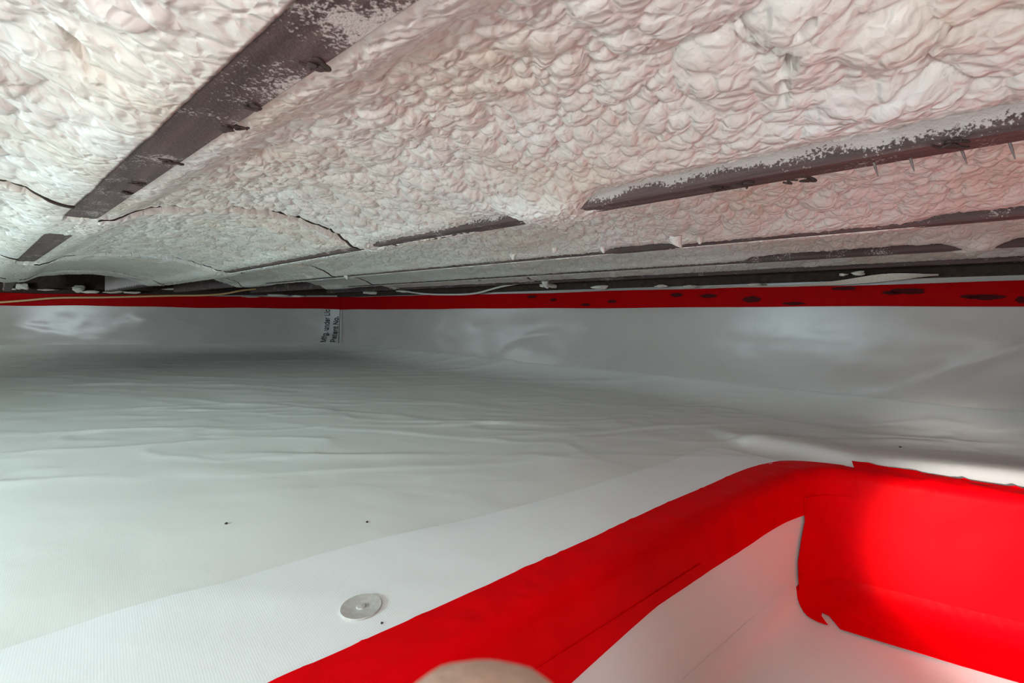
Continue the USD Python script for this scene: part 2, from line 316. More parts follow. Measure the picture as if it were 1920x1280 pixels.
inner = pit_floor.buffer(-0.06); rp.append(g[shapely.contains_xy(inner, g[:, 0], g[:, 1])]); bp = np.vstack(rp)
bf = Delaunay(bp).simplices; c = bp[bf].mean(1); bf = bf[shapely.contains_xy(pit_floor, c[:, 0], c[:, 1])]
a, b, c = bp[bf[:, 0]], bp[bf[:, 1]], bp[bf[:, 2]]
sg = (b[:, 0] - a[:, 0]) * (c[:, 1] - a[:, 1]) - (b[:, 1] - a[:, 1]) * (c[:, 0] - a[:, 0]); bf[sg < 0] = bf[sg < 0][:, ::-1]
obj('pit_bottom', (np.column_stack([bp, pit_z(bp)]), bf[np.abs(sg) > 1e-9]), 'floor_liner', floor, smooth=True)
cl = np.vstack([closing]); cw = [(np.column_stack([cl, np.full(len(cl), z)])) for z in (0.0, -0.28)]
obj('pit_back_bounce', (np.vstack(cw), tri(grid_faces(2, len(cl)))), 'red_tape', floor, smooth=40)  # unseen pit walls, coloured tape red so they bounce pink onto the lining

# ------------------------------------------------------------------ walls
def wall(name, P0, P1, inward, z0, z1, seed, step=0.022, label=None):
    L = np.linalg.norm(P1 - P0); a = np.linspace(0, L, int(L / step)); zz = np.linspace(z0, z1, 30)
    ag, zg = np.meshgrid(a, zz, indexing='ij'); ag, zg = ag.ravel(), zg.ravel()
    dsp = 0.035 * noise2(ag * 1.6, zg * 4 + ag * 0.6, seed, 3) + 0.006 * noise2(ag * 7, zg * 16, seed + 1, 3)
    w = noise2(ag * 2.2 - zg * 4, zg * 3.5, seed + 2, 2); dsp += 0.003 * np.exp(-(w / 0.06) ** 2)
    dsp *= sstep(0, 0.12, zg) * (1 - 0.85 * sstep(EYE - 0.12, EYE + 0.0, zg))
    dsp *= sstep(0, 0.2, ag) 
    xy = P0 + np.outer(ag, (P1 - P0) / L) + np.outer(dsp, inward)
    return obj(name, (np.column_stack([xy, zg]), tri(grid_faces(len(a), len(zz)))), 'wall_liner_shaded', None, label, None, kind='structure', smooth=True)
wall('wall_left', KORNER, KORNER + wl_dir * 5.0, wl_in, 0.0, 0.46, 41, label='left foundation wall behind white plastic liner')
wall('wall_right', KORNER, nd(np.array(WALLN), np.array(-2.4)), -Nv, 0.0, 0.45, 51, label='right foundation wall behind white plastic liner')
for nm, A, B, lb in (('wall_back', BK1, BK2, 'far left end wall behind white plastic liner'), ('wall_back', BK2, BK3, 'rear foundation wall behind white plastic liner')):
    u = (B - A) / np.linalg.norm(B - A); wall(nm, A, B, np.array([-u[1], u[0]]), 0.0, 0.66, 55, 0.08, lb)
WR = lambda d, z, off: np.append(nd(np.array(WALLN - off), np.array(d)), z)
WL = lambda a, z, off: np.append(KORNER + wl_dir * a + wl_in * off, z)
KD = float(KORNER @ Dv)

# ------------------------------------------------------------------ ceiling: foam between the joists
HJ = EYE + 0.13
JO = [(-0.375, -0.338), (0.088, 0.126), (0.495, 0.534), (0.957, 0.995), (1.415, 1.453), (1.868, 1.906)]
mid = [(a + b) / 2 for a, b in JO]
def blocking_d(k):          # where the cross blocks sit in each bay (bay k lies between joist k and k+1)
    return {0: [0.80, 1.75, 2.8, 3.9], 1: [0.905, 1.88, 2.85, 3.9], 2: [1.84, 2.9], 3: [2.3, 3.3], 4: [1.5, 2.7], 5: [9.0]}[k]
def exposure(k, d, wob):
    """How far joist k stands bare of foam at d: 1 bare, 0 buried."""
    d = d + wob
    band = lambda a, b, e=0.03: sstep(a - e, a + e, d) * (1 - sstep(b - e, b + e, d))
    if k == 1: return np.clip(band(-1, 0.90, .02) - 0.30 * band(.41, .44, .02) - 0.30 * band(.64, .69, .02) + band(1.10, 1.85, .04) * .9, 0, 1)
    if k == 2: return np.clip(band(-1, 0.325) + band(0.445, 0.56) * 0.75 + 0.50 * band(0.56, 0.86) + 0.45 * band(0.90, 1.9) , 0, 1)
    if k == 3: return np.clip(0.42 * band(-0.5, 2.6) + 0.35 * band(-0.2, 0.0) + .25 * band(.4, .55), 0, 1)
    if k == 4: return np.clip(band(-0.05, 0.36) + 0.42 * band(0.3, 2.6) + band(-.6, -.12), 0, 1)
    if k == 5: return 0.8 * band(-1, 3.4)
    return np.clip(0.4 + 0 * d, 0, 1)
def jitter(cell, seed):
    r = np.random.default_rng(seed)
    gx, gy = np.meshgrid(np.arange(-0.6, 2.1, cell), np.arange(-0.75, 6.6, cell))
    p = np.stack([gx.ravel(), gy.ravel()], 1) + r.uniform(-0.5, 0.5, (gx.size, 2)) * cell
    return p, r.uniform(0.3, 1.0, len(p)) * cell
def domes(p, cell, seed, k=6):
    s, r = jitter(cell, seed); d, i = cKDTree(s).query(p, k=k)
    top = np.sort(r[i] ** 2 - d ** 2, axis=1)[:, ::-1] / cell ** 2
    crease = np.exp(-((top[:, 0] - top[:, 1]) / (0.0032 * 1.6 / cell)) ** 2)
    h = np.max((r[i] ** 2 * 1.0 - d ** 2), axis=1) / cell ** 2        # about -0.3 .. 1
    return h, crease
def foam_z(n, d):
    wx, wy = 0.035 * noise2(n * 14, d * 14, 61, 3), 0.035 * noise2(n * 14 + 7, d * 14, 62, 3)
    p = np.stack([n + wx, d + wy], 1)
    big = noise2(n * 4.5, d * 4.5, 63, 2)
    sel = sstep(-0.10, 0.16, big + 0.10 * np.exp(-(((n - 0.30) / 0.14) ** 2 + ((d - 0.05) / 0.3) ** 2)))
    (A, ca), (B, cb) = domes(p, 0.036, 71), domes(p + 0.4 * np.stack([wy, wx], 1), 0.0175, 72)
    fine = 1 - 0.7 * sstep(1.2, 2.4, d)
    lump = (0.0095 * sel + 0.0040 * (1 - sel)) * A + (0.0022 + 0.0022 * (1 - sel)) * B * fine
    patchy = 0.35 + 0.65 * sstep(-0.12, 0.08, noise2(n * 22, d * 22, 77, 2))
    lump -= (0.0042 * ca * sel + 0.0040 * cb * (1 - 0.5 * sel)) * fine * patchy
    z = np.full(len(n), HJ); smooth_edge = np.ones(len(n))
    jz = np.full(len(n), 1e9)
    for k in range(len(JO) - 1):
        a, b = JO[k][1], JO[k + 1][0]; m = (n >= mid[k]) & (n < mid[k + 1])
        t = np.clip((n[m] - a) / (b - a), 0, 1)
        z[m] = HJ + 0.050 * np.sin(np.pi * t) ** 0.8 * (1.15 - 0.3 * t)
        smooth_edge[m] = sstep(0.0, 0.045, np.minimum((n[m] - a) * (0.5 if k == 1 else 1), (b - n[m]) * (1.25 if k == 0 else 1)))
        for bd in blocking_d(k):                                      # a lip of foam hangs from each cross block
            q = d[m] - bd - 0.012 * noise2(n[m] * 16, d[m] * 0 + bd, 81, 2) 
            z[m] -= 0.0095 * sstep(-0.0005, 0.0025, q) * np.exp(-np.clip(q, 0, None) / 0.30)
            z[m] += 0.004 * np.exp(-((q + 0.006) / 0.0045) ** 2)
            z[m] += 0.013 * np.exp(-((q + 0.0032) / 0.0021) ** 2)
            smooth_edge[m] = np.minimum(smooth_edge[m], 0.6 + 0.4 * sstep(0.0, 0.02, np.abs(q)))
    z -= 0.014 * noise2(n * 8, d * 8, 64, 3) * (0.4 + 0.6 * smooth_edge)
    z -= lump * (0.12 + 0.88 * smooth_edge)
    # hand-seen details: the fat smooth lump top left, round lumps and cracks on the right
    for (cn, cd, r1, r2, h) in ((0.035, 0.255, 0.030, 0.035, 0.013), (0.375, 0.010, 0.030, 0.030, 0.010), (0.335, 0.055, 0.035, 0.03, 0.008), (0.43, 0.03, 0.02, 0.03, 0.008)):
        z -= h * np.exp(-(((n - cn) / r1) ** 2 + ((d - cd) / r2) ** 2) ** 2)
    for pl in CRACKS:
        dd = shapely.distance(shapely.points(n, d), pl); z += 0.014 * np.exp(-(dd / 0.0026) ** 2)
    # joists: bare or dusted over
    wob = 0.02 * noise2(n * 30, d * 30, 66, 3)
    grit = noise2(n * 210, d * 210, 67, 2)
    for k, (a, b) in enumerate(JO):
        m = (n > a - 0.05) & (n < b + 0.05)
        if not m.any(): continue
        e = exposure(k, d[m], wob[m])
        dist = np.maximum(np.maximum(a - n[m], n[m] - b), 0)
        w = 1 - sstep(0.0, 0.05, dist)
        near = n[m] < (a + b) / 2
        tgt = HJ - 0.007 + e * np.where(near, 0.026 if k > 1 else 0.012, 0.013) + (0.005 * grit[m] + 0.15 * wob[m]) * np.where(near & (k == 1), 0.35, 1.0)
        if k == 1: tgt = np.where(near, np.where(n[m] < a + 0.0015, HJ - 0.007 + 0.0058 * e + 0.0010 * grit[m], HJ - 0.007 + 0.02 * e), tgt)
        z[m] = z[m] * (1 - w) + tgt * w
    return z
CRACKS = []
def ceil_nd(px, py, H=0.165):
    Y = H * FPX / (HY - py); xy = np.array([(px - CX) / FPX * Y, Y]); n, d = float(to_n(xy)), float(to_d(xy)); m = n
    for _ in range(4): m = n - min(max(d, -1), 2.2) * float(np.interp(m, [-0.4, 0.12, 0.51, 0.97, 2.0], [-0.033, -0.033, 0.028, -0.012, 0.0]))
    return m, d
for line in ([(1485, 108), (1478, 128), (1464, 138)], [(1468, 148), (1470, 156)], [(1470, 172), (1468, 180)], [(130, 6), (140, 22), (154, 46)], [(1690, 212), (1676, 216)], [(1520, 52), (1500, 66)], [(1697, 103), (1705, 100)]):
    CRACKS.append(LineString([ceil_nd(*q) for q in line]))

gn = np.r_[np.arange(-0.36, -0.02, 0.012), np.arange(-0.02, 0.56, 0.0021), np.arange(0.56, 0.60, 0.003), np.arange(0.60, 1.02, 0.0045), np.arange(1.02, 1.925, 0.0075)]
gd = np.r_[np.arange(-0.40, -0.25, 0.004), np.arange(-0.25, 0.75, 0.0023), np.arange(0.75, 1.0, 0.003), np.arange(1.0, 2.2, 0.007), np.arange(2.2, 6.2, 0.018)]
gd = np.unique(np.round(np.r_[gd, *[np.arange(b - 0.022, b + 0.014, 0.0016) for b in sorted({b for k in range(5) for b in blocking_d(k)})]], 5))
gd = gd[np.r_[True, np.diff(gd) > 0.0009]]
ng, dg = np.meshgrid(gn, gd, indexing='ij')
fz = foam_z(ng.ravel(), dg.ravel()); fxy = cnd(ng.ravel(), dg.ravel())
fv = np.column_stack([fxy, fz])
quads = grid_faces(len(gn), len(gd))
qc = (fxy[quads[:, 0]] + fxy[quads[:, 2]]) / 2; keep = (qc - KORNER) @ wl_in > -0.04
keep &= (qc[:, 1] - 2.1) - 0.684 * (qc[:, 0] + 2.4) + 0.5 * noise2(qc[:, 0] * 6, qc[:, 1] * 6, 85, 3) < 0      # the foam stops short of the far corner
quads, qc = quads[keep], qc[keep]; qn, qd = ng.ravel()[quads[:, 0]], dg.ravel()[quads[:, 0]]
ceiling = thing('ceiling', 'low crawl space ceiling of lumpy cream spray foam between joists', None, kind='structure')
for k in range(len(JO) - 1):
    cuts = [-9] + blocking_d(k) + [99]
    for a, b in zip(cuts[:-1], cuts[1:]):
        lo = mid[k] if k else -9; hi = mid[k + 1] if k < len(JO) - 2 else 9
        m = (qn >= lo) & (qn < hi) & (qd >= a) & (qd < b)
        if m.sum() < 40: continue
        q = quads[m]; u, inv = np.unique(q, return_inverse=True); q = inv.reshape(q.shape)
        obj('foam_panel', (fv[u], tri(q)[:, ::-1]), 'foam', ceiling, smooth=True)
# a deck over the foam so that no light leaks in from above
dk = [nd(np.array(n), np.array(d)) for n, d in ((-5.2, -2.9), (2.1, -2.9), (2.1, 6.6), (-5.2, 6.6))]
dv = np.array([[*p, z] for z in (HJ + 0.20, HJ + 0.22) for p in dk])
obj('subfloor_deck', trimesh.convex.convex_hull(dv), 'scrap', ceiling, smooth=False)

dk = [nd(np.array(n), np.array(d)) for n, d in ((-0.6, 1.6), (1.99, 1.6), (1.99, 6.3), (-0.6, 6.3))]
obj('bare_subfloor', trimesh.convex.convex_hull(np.array([[*p, z] for z in (HJ + 0.150, HJ + 0.165) for p in dk])), 'dark_wood', ceiling, smooth=False)
# the cross blocks: their dark lower edges show as thin lines across each bay
for k in range(0, 5):
    for bd in blocking_d(k):
        if bd > 3.0: continue
        a, b = JO[k][1] - 0.001, JO[k + 1][0] + 0.001
        if k == 0: a = -0.1
        nn = np.linspace(a, b, 90); qd_ = bd + 0.012 * noise2(nn * 16, nn * 0 + bd, 81, 2)
        cov = 0.5 + 1.1 * noise2(nn * 9, nn * 0 + bd * 3, 88, 2) + 0.25 * np.exp(-((b - nn) / 0.10) ** 2) + 0.25 * np.exp(-((nn - a) / 0.10) ** 2)
        zb = foam_z(nn, qd_ - 0.009) - 0.0035 * np.clip(cov * 2, 0, 1.4) + 0.0022
        w2 = 0.0035; ring_ = [np.column_stack([cnd(nn, qd_ + o), zz]) for o, zz in ((-0.0035 - w2, np.full(90, HJ + 0.12)), (-0.0035 - w2, zb), (-0.0035 + w2, zb), (-0.0035 + w2, np.full(90, HJ + 0.12)))]
        m = trimesh.Trimesh(np.vstack(ring_), tri(np.vstack([np.array([[r * 90 + i, (r + 1) % 4 * 90 + i, (r + 1) % 4 * 90 + i + 1, r * 90 + i + 1] for i in range(89)]) for r in range(4)])), process=False); m.fix_normals()
        obj('blocking', m, 'dark_wood', ceiling, smooth=40)

# hanging drips of foam
def drip(n, d, z, L, r, seed, lean=0.0):
    c = cnd(n, d); t = np.linspace(0, 1, 7)
    pts = np.column_stack([c[0] + lean * L * t ** 2, c[1] + 0.2 * lean * L * t, z + 0.006 - (L + 0.006) * t])
    m = tube(pts, r * (1 - t ** 1.5 * 0.8), 9); v = np.array(m.vertices); v += 0.3 * r * (np.stack([meshkit.fbm(v * 180 + s * 9, 2, seed + s) for s in range(3)], 1) - 0.5); return trimesh.Trimesh(v, m.faces, process=False)
for i, (px, py, L, r, lean) in enumerate(((1266, 450, 0.014, 0.014, 0.9), (1312, 453, 0.007, 0.008, 0), (1040, 472, 0.005, 0.008, 0), (1130, 470, 0.007, 0.007, .4), (1022, 530, 0.03, 0.02, 0.5), (1122, 540, 0.03, 0.014, -0.6), (962, 483, 0.007, 0.010, 0.0), (650, 519, 0.012, 0.012, 0.2))):
    n, d = ceil_nd(px, py, 0.128); obj('foam_drip', drip(n, d, HJ, L, r, 90 + i, lean), 'foam', ceiling, smooth=60)

# joists
def beam(n0, n1, d0, d1, z0, z1, ch=0.003):
    prof = [(n0, z1), (n0, z0 + ch), (n0 + ch, z0), (n1 - ch, z0), (n1, z0 + ch), (n1, z1)]
    ds = np.arange(d0, d1 + 0.1, 0.1); v = np.array([[*cnd(n, d), z] for d in ds for n, z in prof])
    f = tri(np.array([[i * 6 + j, i * 6 + (j + 1) % 6, (i + 1) * 6 + (j + 1) % 6, (i + 1) * 6 + j] for i in range(len(ds) - 1) for j in range(6)]))
    e = (len(ds) - 1) * 6; f = np.vstack([f, [[0, j + 1, j] for j in range(1, 5)], [[e, e + j, e + j + 1] for j in range(1, 5)]])
    m = trimesh.Trimesh(v, f, process=False); m.fix_normals(); return m
labels = {1: 'bare brown floor joist running from top centre down to the left edge, dusted with foam',
          2: 'brown joist half buried in foam, bare and speckled above the right end of the picture',
          3: 'third joist back, almost buried in foam, seen as a thin dark line',
          4: 'fourth joist back, dark bare underside showing near the right edge',
          5: 'last joist back, hard against the right wall above the red tape'}
joists = {}
for k in range(1, 6):
    n0, n1 = JO[k]; dend = 5.6 if k == 1 else KD + (WALLN - n0) * 0.55 + 0.05
    j = thing('floor_joist', labels[k], 'joist'); joists[k] = j
    obj('beam', beam(n0, n1, -0.40, {1: 5.2, 2: 4.75, 3: 4.45, 4: 4.15, 5: 3.75}[k], HJ, HJ + 0.19), {1: 'wood_dusted', 2: 'wood'}.get(k, 'wood_dark'), j, smooth=False)
# nails and torn bits along the joists' edges
def stick(p, q, r): return tube(np.linspace(p, q, 4), [r, r, r * 0.9, r * 0.35], 7)
for (px, py, L, lx) in ((1632, 308, 0.016, 0.010), (1700, 300, 0.014, 0.010), (1795, 288, 0.012, 0.012), (1885, 272, 0.016, 0.012)):
    p = at_depth(px, py, 0.128 * FPX / (HY - py)); obj('nail', stick(p + [0, 0, 0.012], p + [lx, 0.004, -L * 0.6], 0.0011), 'steel', joists[2], smooth=40)
def tangle(px, py, w, h, seed):
    r = np.random.default_rng(seed); ms = []
    c = at_depth(px, py, 0.1285 * FPX / (HY - py))
    for _ in range(4):
        q = np.cumsum(np.vstack([[r.uniform(-w, w) * .4, r.uniform(-w, w) * .3, 0.004], r.uniform(-1, 1, (4, 3)) * [w * 0.5, w * 0.4, h * 0.5]]), axis=0); q[:, 2] = -np.abs(q[:, 2]) * 0.7 + 0.003
        ms.append(tube(spline(c + q, 4), r.uniform(0.0006, 0.0012), 6))
    ms.append(blob(c + [0, 0, -0.001], (w * 0.45, w * 0.3, h * 0.30), seed, 1, 0.6)); return join(ms)
for i, (px, py, w, h) in enumerate(((600, 127, 0.010, 0.004), (480, 200, 0.014, 0.006), (425, 240, 0.014, 0.010), (322, 304, 0.010, 0.006), (262, 345, 0.014, 0.008), (240, 362, 0.012, 0.006))):
    obj('torn_fragment', tangle(px, py, w * 0.7, h * 0.6, 300 + i), 'debris', joists[1], smooth=40)
for i, (px, py, w, h) in enumerate(((1510, 337, 0.016, 0.004), (1785, 272, 0.016, 0.004), (1400, 346, 0.014, 0.003), (1340, 352, 0.012, 0.003))):
    obj('torn_fragment', tangle(px, py, w, h, 330 + i), 'debris', joists[2], smooth=40)

# sill boards between wall and floor framing, with scraps of foam
def along_board(fn, a0, a1, z0, z1, o0, o1):
    v = np.array([fn(a, z, o) for a in np.linspace(a0, a1, 40) for z, o in ((z0, o0), (z1, o0), (z1, o1), (z0, o1))])
    m = trimesh.Trimesh(v, tri(np.array([[i * 4 + j, i * 4 + (j + 1) % 4, i * 4 + 4 + (j + 1) % 4, i * 4 + 4 + j] for i in range(39) for j in range(4)])), process=False); m.fix_normals(); return m
t1 = thing('trim_1', 'dark wooden sill along the top of the left wall', None, kind='structure')
obj('sill_board', along_board(WL, -0.05, 5.0, 0.455, 0.64, -0.06, -0.02), 'dark_wood', t1, smooth=False)
t2 = thing('trim_2', 'dark wooden sill along the top of the right wall', None, kind='structure')
obj('sill_board', along_board(WR, -2.4, KD + 0.05, 0.440, 0.66, -0.06, -0.012), 'dark_wood', t2, smooth=False)
obj('rim_board', along_board(WR, -2.4, KD + 0.05, 0.445, 0.475, -0.02, 0.018), 'dark_wood', t2, smooth=False)
def wall_hit(px, left):
    r = np.array([(px - CX) / FPX, 1.0])
    return float(((KORNER @ wl_in) / (r @ wl_in))) if left else WALLN / float(r @ Nv)
for i, (px, py, w, h) in enumerate(((18, 541, .05, .012), (42, 537, .05, .026), (90, 543, .08, .008), (148, 540, .05, .030), (170, 547, .07, .012), (215, 547, .09, .010), (250, 548, .07, .010), (330, 541, .10, .010), (345, 535, .05, .007), (560, 555, .06, .010), (520, 553, .09, .009), (470, 556, .07, .006))):
    Y = wall_hit(px, True) - 0.02; obj('foam_scrap', blob(at_depth(px, py, Y), (w, 0.02, h), 400 + i, 2, 0.7), 'scrap', t1, smooth=60)
for i, (px, py, w, h) in enumerate(((700, 549, .07, .012), (760, 546, .06, .008), (1030, 535, .05, .013), (1125, 538, .04, .010), (1240, 536, .03, .006), (1295, 537, .03, .006), (1415, 533, .025, .006), (1580, 515, .012, .005), (1610, 512, .018, .007))):
    Y = wall_hit(px, False) - 0.05; obj('foam_scrap', blob(at_depth(px, py, Y), (w, 0.015, h), 430 + i, 2, 0.7), 'scrap', t2, smooth=60)

# ------------------------------------------------------------------ red tape on the walls
def wall_tape(fn, a0, a1, lo, hi, seed, n=160):
    a = np.linspace(a0, a1, n); zs = np.linspace(0, 1, 7)
    top = np.array([fn(x, l + (h - l) * t, 0.010 + 0.004 * (meshkit.fbm(np.array([[x * 6, t * 2, seed]]), 2, seed)[0] - .5)) for x, l, h in zip(a, lo(a), hi(a)) for t in zs])
    f = tri(grid_faces(n, 7)); inward = fn(0, 0, 1) - fn(0, 0, 0)
    m = trimesh.Trimesh(*slab(top, f, 0.004, -inward), process=False); m.fix_normals(); return m
w1 = lambda a: 0.003 * np.sin(a * 4.1) + 0.002 * np.sin(a * 9.7)
# heights read off along the wall (distance from the corner -> height)
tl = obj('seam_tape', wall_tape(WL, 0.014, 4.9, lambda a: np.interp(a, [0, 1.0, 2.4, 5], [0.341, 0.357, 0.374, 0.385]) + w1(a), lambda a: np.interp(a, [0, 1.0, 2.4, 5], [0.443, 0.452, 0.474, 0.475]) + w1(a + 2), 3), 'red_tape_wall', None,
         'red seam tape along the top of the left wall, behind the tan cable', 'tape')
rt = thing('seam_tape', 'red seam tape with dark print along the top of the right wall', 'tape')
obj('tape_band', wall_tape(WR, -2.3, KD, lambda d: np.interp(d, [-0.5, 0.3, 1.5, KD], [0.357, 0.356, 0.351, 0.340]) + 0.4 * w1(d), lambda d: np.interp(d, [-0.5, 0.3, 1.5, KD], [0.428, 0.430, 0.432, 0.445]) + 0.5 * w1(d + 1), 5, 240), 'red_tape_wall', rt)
def print_mark(px, py, wpx, hpx, seed):
    r = np.random.default_rng(seed); Y = wall_hit(px, False); c = at_depth(px, py, Y); d0 = to_d(c[:2]); k = Y / FPX
    hw, hh = wpx * k / 2 * 0.9, hpx * k / 2 * 0.8; ms = []
    t = np.linspace(0, 2 * np.pi, 22, endpoint=False); ell = Polygon(np.stack([hw * np.cos(t) * (1 + 0.2 * r.uniform(-1, 1, 22)), hh * np.sin(t) * (1 + 0.2 * r.uniform(-1, 1, 22))], 1))
    p, f = fill(ell, max(hh, .006)); v = np.array([WR(d0 - q[0], c[2] + q[1], 0.0135) for q in p])
    m = trimesh.Trimesh(*slab(v, f, 0.001, np.append(Nv, 0)), process=False); m.fix_normals(); return m
for i, a in enumerate(((1850, 557, 52, 13), (1818, 556, 30, 9), (1700, 546, 60, 14), (1672, 549, 30, 9), (1585, 541, 44, 8), (1490, 569, 40, 7), (1412, 561, 34, 14), (1330, 555, 34, 9), (1270, 553, 26, 9), (1100, 571, 22, 6), (1000, 556, 24, 7), (1915, 562, 18, 16), (1150, 565, 20, 7), (1040, 562, 18, 6))):
    obj('printed_mark', print_mark(*a, 500 + i), 'tape_print', rt, smooth=False)

# ------------------------------------------------------------------ red tape in and round the pit
def patch(poly_sv, off, step=0.009, thick=0.0012):
    """A strip of tape lying on the pit lining, given as an outline in (s, v)."""
    p, f = fill(poly_sv, step)
    return S(p[:, 0], p[:, 1], off), f
def as_tape(v, f, thick=0.0015):
    n = trimesh.Trimesh(v, f, process=False).vertex_normals
    m = trimesh.Trimesh(*slab(v, f, thick, -n), process=False); return m
def wavy(pts, amp=0.002, seed=0, dens=0.02):
    l = LineString(pts); t = np.arange(0, l.length, dens); r = np.random.default_rng(seed)
    return np.array([l.interpolate(x).coords[0] for x in t]) + np.column_stack([np.zeros(len(t)), amp * np.convolve(r.normal(0, 0.6, len(t) + 6), np.ones(7) / 7, 'valid')])
def strip(s0, s1, v0, v1, seed, a=0.002):
    top = wavy([(s0, v0(s0) if callable(v0) else v0)] + [(s, v0(s) if callable(v0) else v0) for s in np.linspace(s0, s1, 14)[1:]], a, seed)
    bot = wavy([(s, v1(s) if callable(v1) else v1) for s in np.linspace(s1, s0, 14)], a, seed + 1)
    return Polygon(np.vstack([top, bot])).buffer(0)
RIM = [('rim_tape', strip(0.0, S_C + 0.05, lambda s: -0.055 + 0.046 * float(sstep(S_C - 0.02, S_C + 0.05, s)), lambda s: 0.088 if s < 1.0 else 0.088, 601), 'red tape folded over the long left rim of the pit'),
       ('rim_tape', strip(S_C + 0.035, S_END, lambda s: -0.036, lambda s: 0.075, 603), 'red wrinkled tape folded over the far right rim of the pit')]
for i, (nm, pg, lb) in enumerate(RIM):
    v, f = patch(pg, 0.0022 + 0.0012 * i); w = noise2(v[:, 0] * 14 + 3 * i, v[:, 1] * 30, 640 + i, 2); v[:, 2] += (0.0012, 0.0032)[i] * np.exp(-(w / 0.05) ** 2) * (np.abs(v[:, 2]) < 0.03)
    obj(nm, as_tape(v, f), 'red_tape', None, lb, 'tape', smooth=50)
ov = strip(0.02, 1.02, lambda s: 0.068, lambda s: 0.074 + 0.062 * (1 - sstep(0.30, 1.02, s)) + 0.006, 611, 0.001)
v, f = patch(ov, 0.004); obj('overlap_tape', as_tape(v, f), 'red_tape', None, 'second strip of red tape overlapping below the left rim of the pit, beside the fingertip', 'tape', smooth=50)
v, f = patch(strip(S_C + 0.0, S_END, lambda s: 0.060, lambda s: VMAX + 0.012, 613), 0.0032)
obj('wall_tape', as_tape(v, f), 'red_tape', None, 'wide bright red tape covering the right wall of the pit', 'tape', smooth=50)
cor = Polygon([(S_C + 0.03, 0.055), (S_C + 0.03, VMAX + 0.012), (S_C - 0.162, VMAX + 0.012), (S_C - 0.152, 0.17), (S_C - 0.128, 0.13), (S_C - 0.108, 0.10), (S_C - 0.100, 0.055)])
v, f = patch(cor, 0.0040, 0.007); obj('corner_tape', as_tape(v, f), 'red_tape', None, 'red tape standing upright in the inner corner of the pit', 'tape', smooth=50)
# the strip along the foot of the pit wall, lying in the curve and out over the pit floor, with a small tear at its end
Bd = np.array([0.866, -0.5]); e0, e1 = np.array([0.578, 0.874]), np.array([0.795, 0.737])
fa = [tuple(S(np.array([q]), np.array([VMAX]))[0][:2]) for q in np.linspace(S_END, S_C - 0.158, 60)]
ft = Polygon(chaikin([fa[-1], (0.570, 0.925), (0.562, 0.893), tuple(e0), tuple(e0 * 0.6 + e1 * 0.4), tuple(e1), tuple(e1 + Bd * 0.9)], 2).tolist() + fa).buffer(0).intersection(pit_floor.buffer(-0.0012))
tear = Polygon([e0 + (0.012, -0.03), e0 + (0.030, -0.035), e0 + (0.036, 0.016), e0 + (0.028, 0.024), e0 + (0.020, 0.014)])
ft = ft.difference(tear); ft = max(getattr(ft, 'geoms', [ft]), key=lambda q: q.area)
p, f = fill(ft, 0.008)
obj('floor_tape', as_tape(np.column_stack([p, pit_z(p) + 0.0040]), f), 'red_tape', None, 'red tape along the foot of the right pit wall', 'tape', smooth=50)

# ------------------------------------------------------------------ overlying sheet of liner beside the pit
edge = [on_floor(*q)[:2] for q in ((-260, 1310), (0, 1225), (120, 1184), (250, 1141), (430, 1096), (480, 1078), (600, 1040), (700, 1013), (830, 985), (960, 955), (1100, 915), (1230, 875), (1340, 838))]
rim_in = [tuple(S(np.array([s]), np.array([-0.001]))[0][:2]) for s in np.linspace(S_C - 0.06, 0.05, 24)]
sh = Polygon([tuple(p) for p in chaikin(edge, 2)] + [(0.57, 1.10)] + rim_in + [(-0.75, 0.10)]).buffer(0)
p, f = fill(sh, 0.012); zt = floor_z(p) + 0.0028 + 0.0012 * noise2(p[:, 0] * 14, p[:, 1] * 14, 71)
v, f = slab(np.column_stack([p, zt]), f, 0.0026, np.array([0, 0, -1.0]))
obj('liner_strip', (v, f), 'sheet_liner', None, 'whiter overlapping strip of plastic liner lying along the left rim of the pit', 'plastic sheet', smooth=40)

# fastener disc on the sheet
c = on_floor(677, 1142); c[2] = float(floor_z(c[None, :2])[0]) + 0.0028
prof = np.array([(0, -0.0005), (0.0232, -0.0005), (0.0236, 0.0010), (0.0228, 0.0022), (0.017, 0.0014), (0.009, 0.0006), (0.0055, 0.0009), (0.0045, 0.0020), (0.0028, 0.0024), (0, 0.0016)])
fast = thing('fastener', 'round beige plastic fastener disc pressed into the liner beside the pit', 'fastener')
dsk = trimesh.creation.revolve(prof, sections=48); dsk.apply_translation(c); obj('disc', dsk, 'disc_plastic', fast, smooth=30)
pin = trimesh.creation.icosphere(2, 0.0030); pin.apply_scale([1, 1, 0.22]); pin.apply_translation(c + [0.0, 0, 0.0018]); obj('pin_head', pin, 'disc_plastic', fast, smooth=60)
for i, (px, py, s, lb) in enumerate(((424, 983, 0.0022, 'dark crumb of dirt on the pale liner left of centre'), (688, 977, 0.0018, 'tiny dark crumb on the liner above the overlapping strip'), (716, 1172, 0.0013, 'tiny dark crumb just below the fastener disc'), (1688, 842, 0.0024, 'dark speck on the shaded liner behind the far rim of the pit'))):
    c = on_floor(px, py); c[2] = float(floor_z(c[None, :2])[0]) + (0.0035 if i == 2 else 0.001)
    obj('dirt_crumb', blob(c, (s, s, s * 0.7), 700 + i, 2, 0.5), 'debris', None, lb, 'crumb', smooth=60)

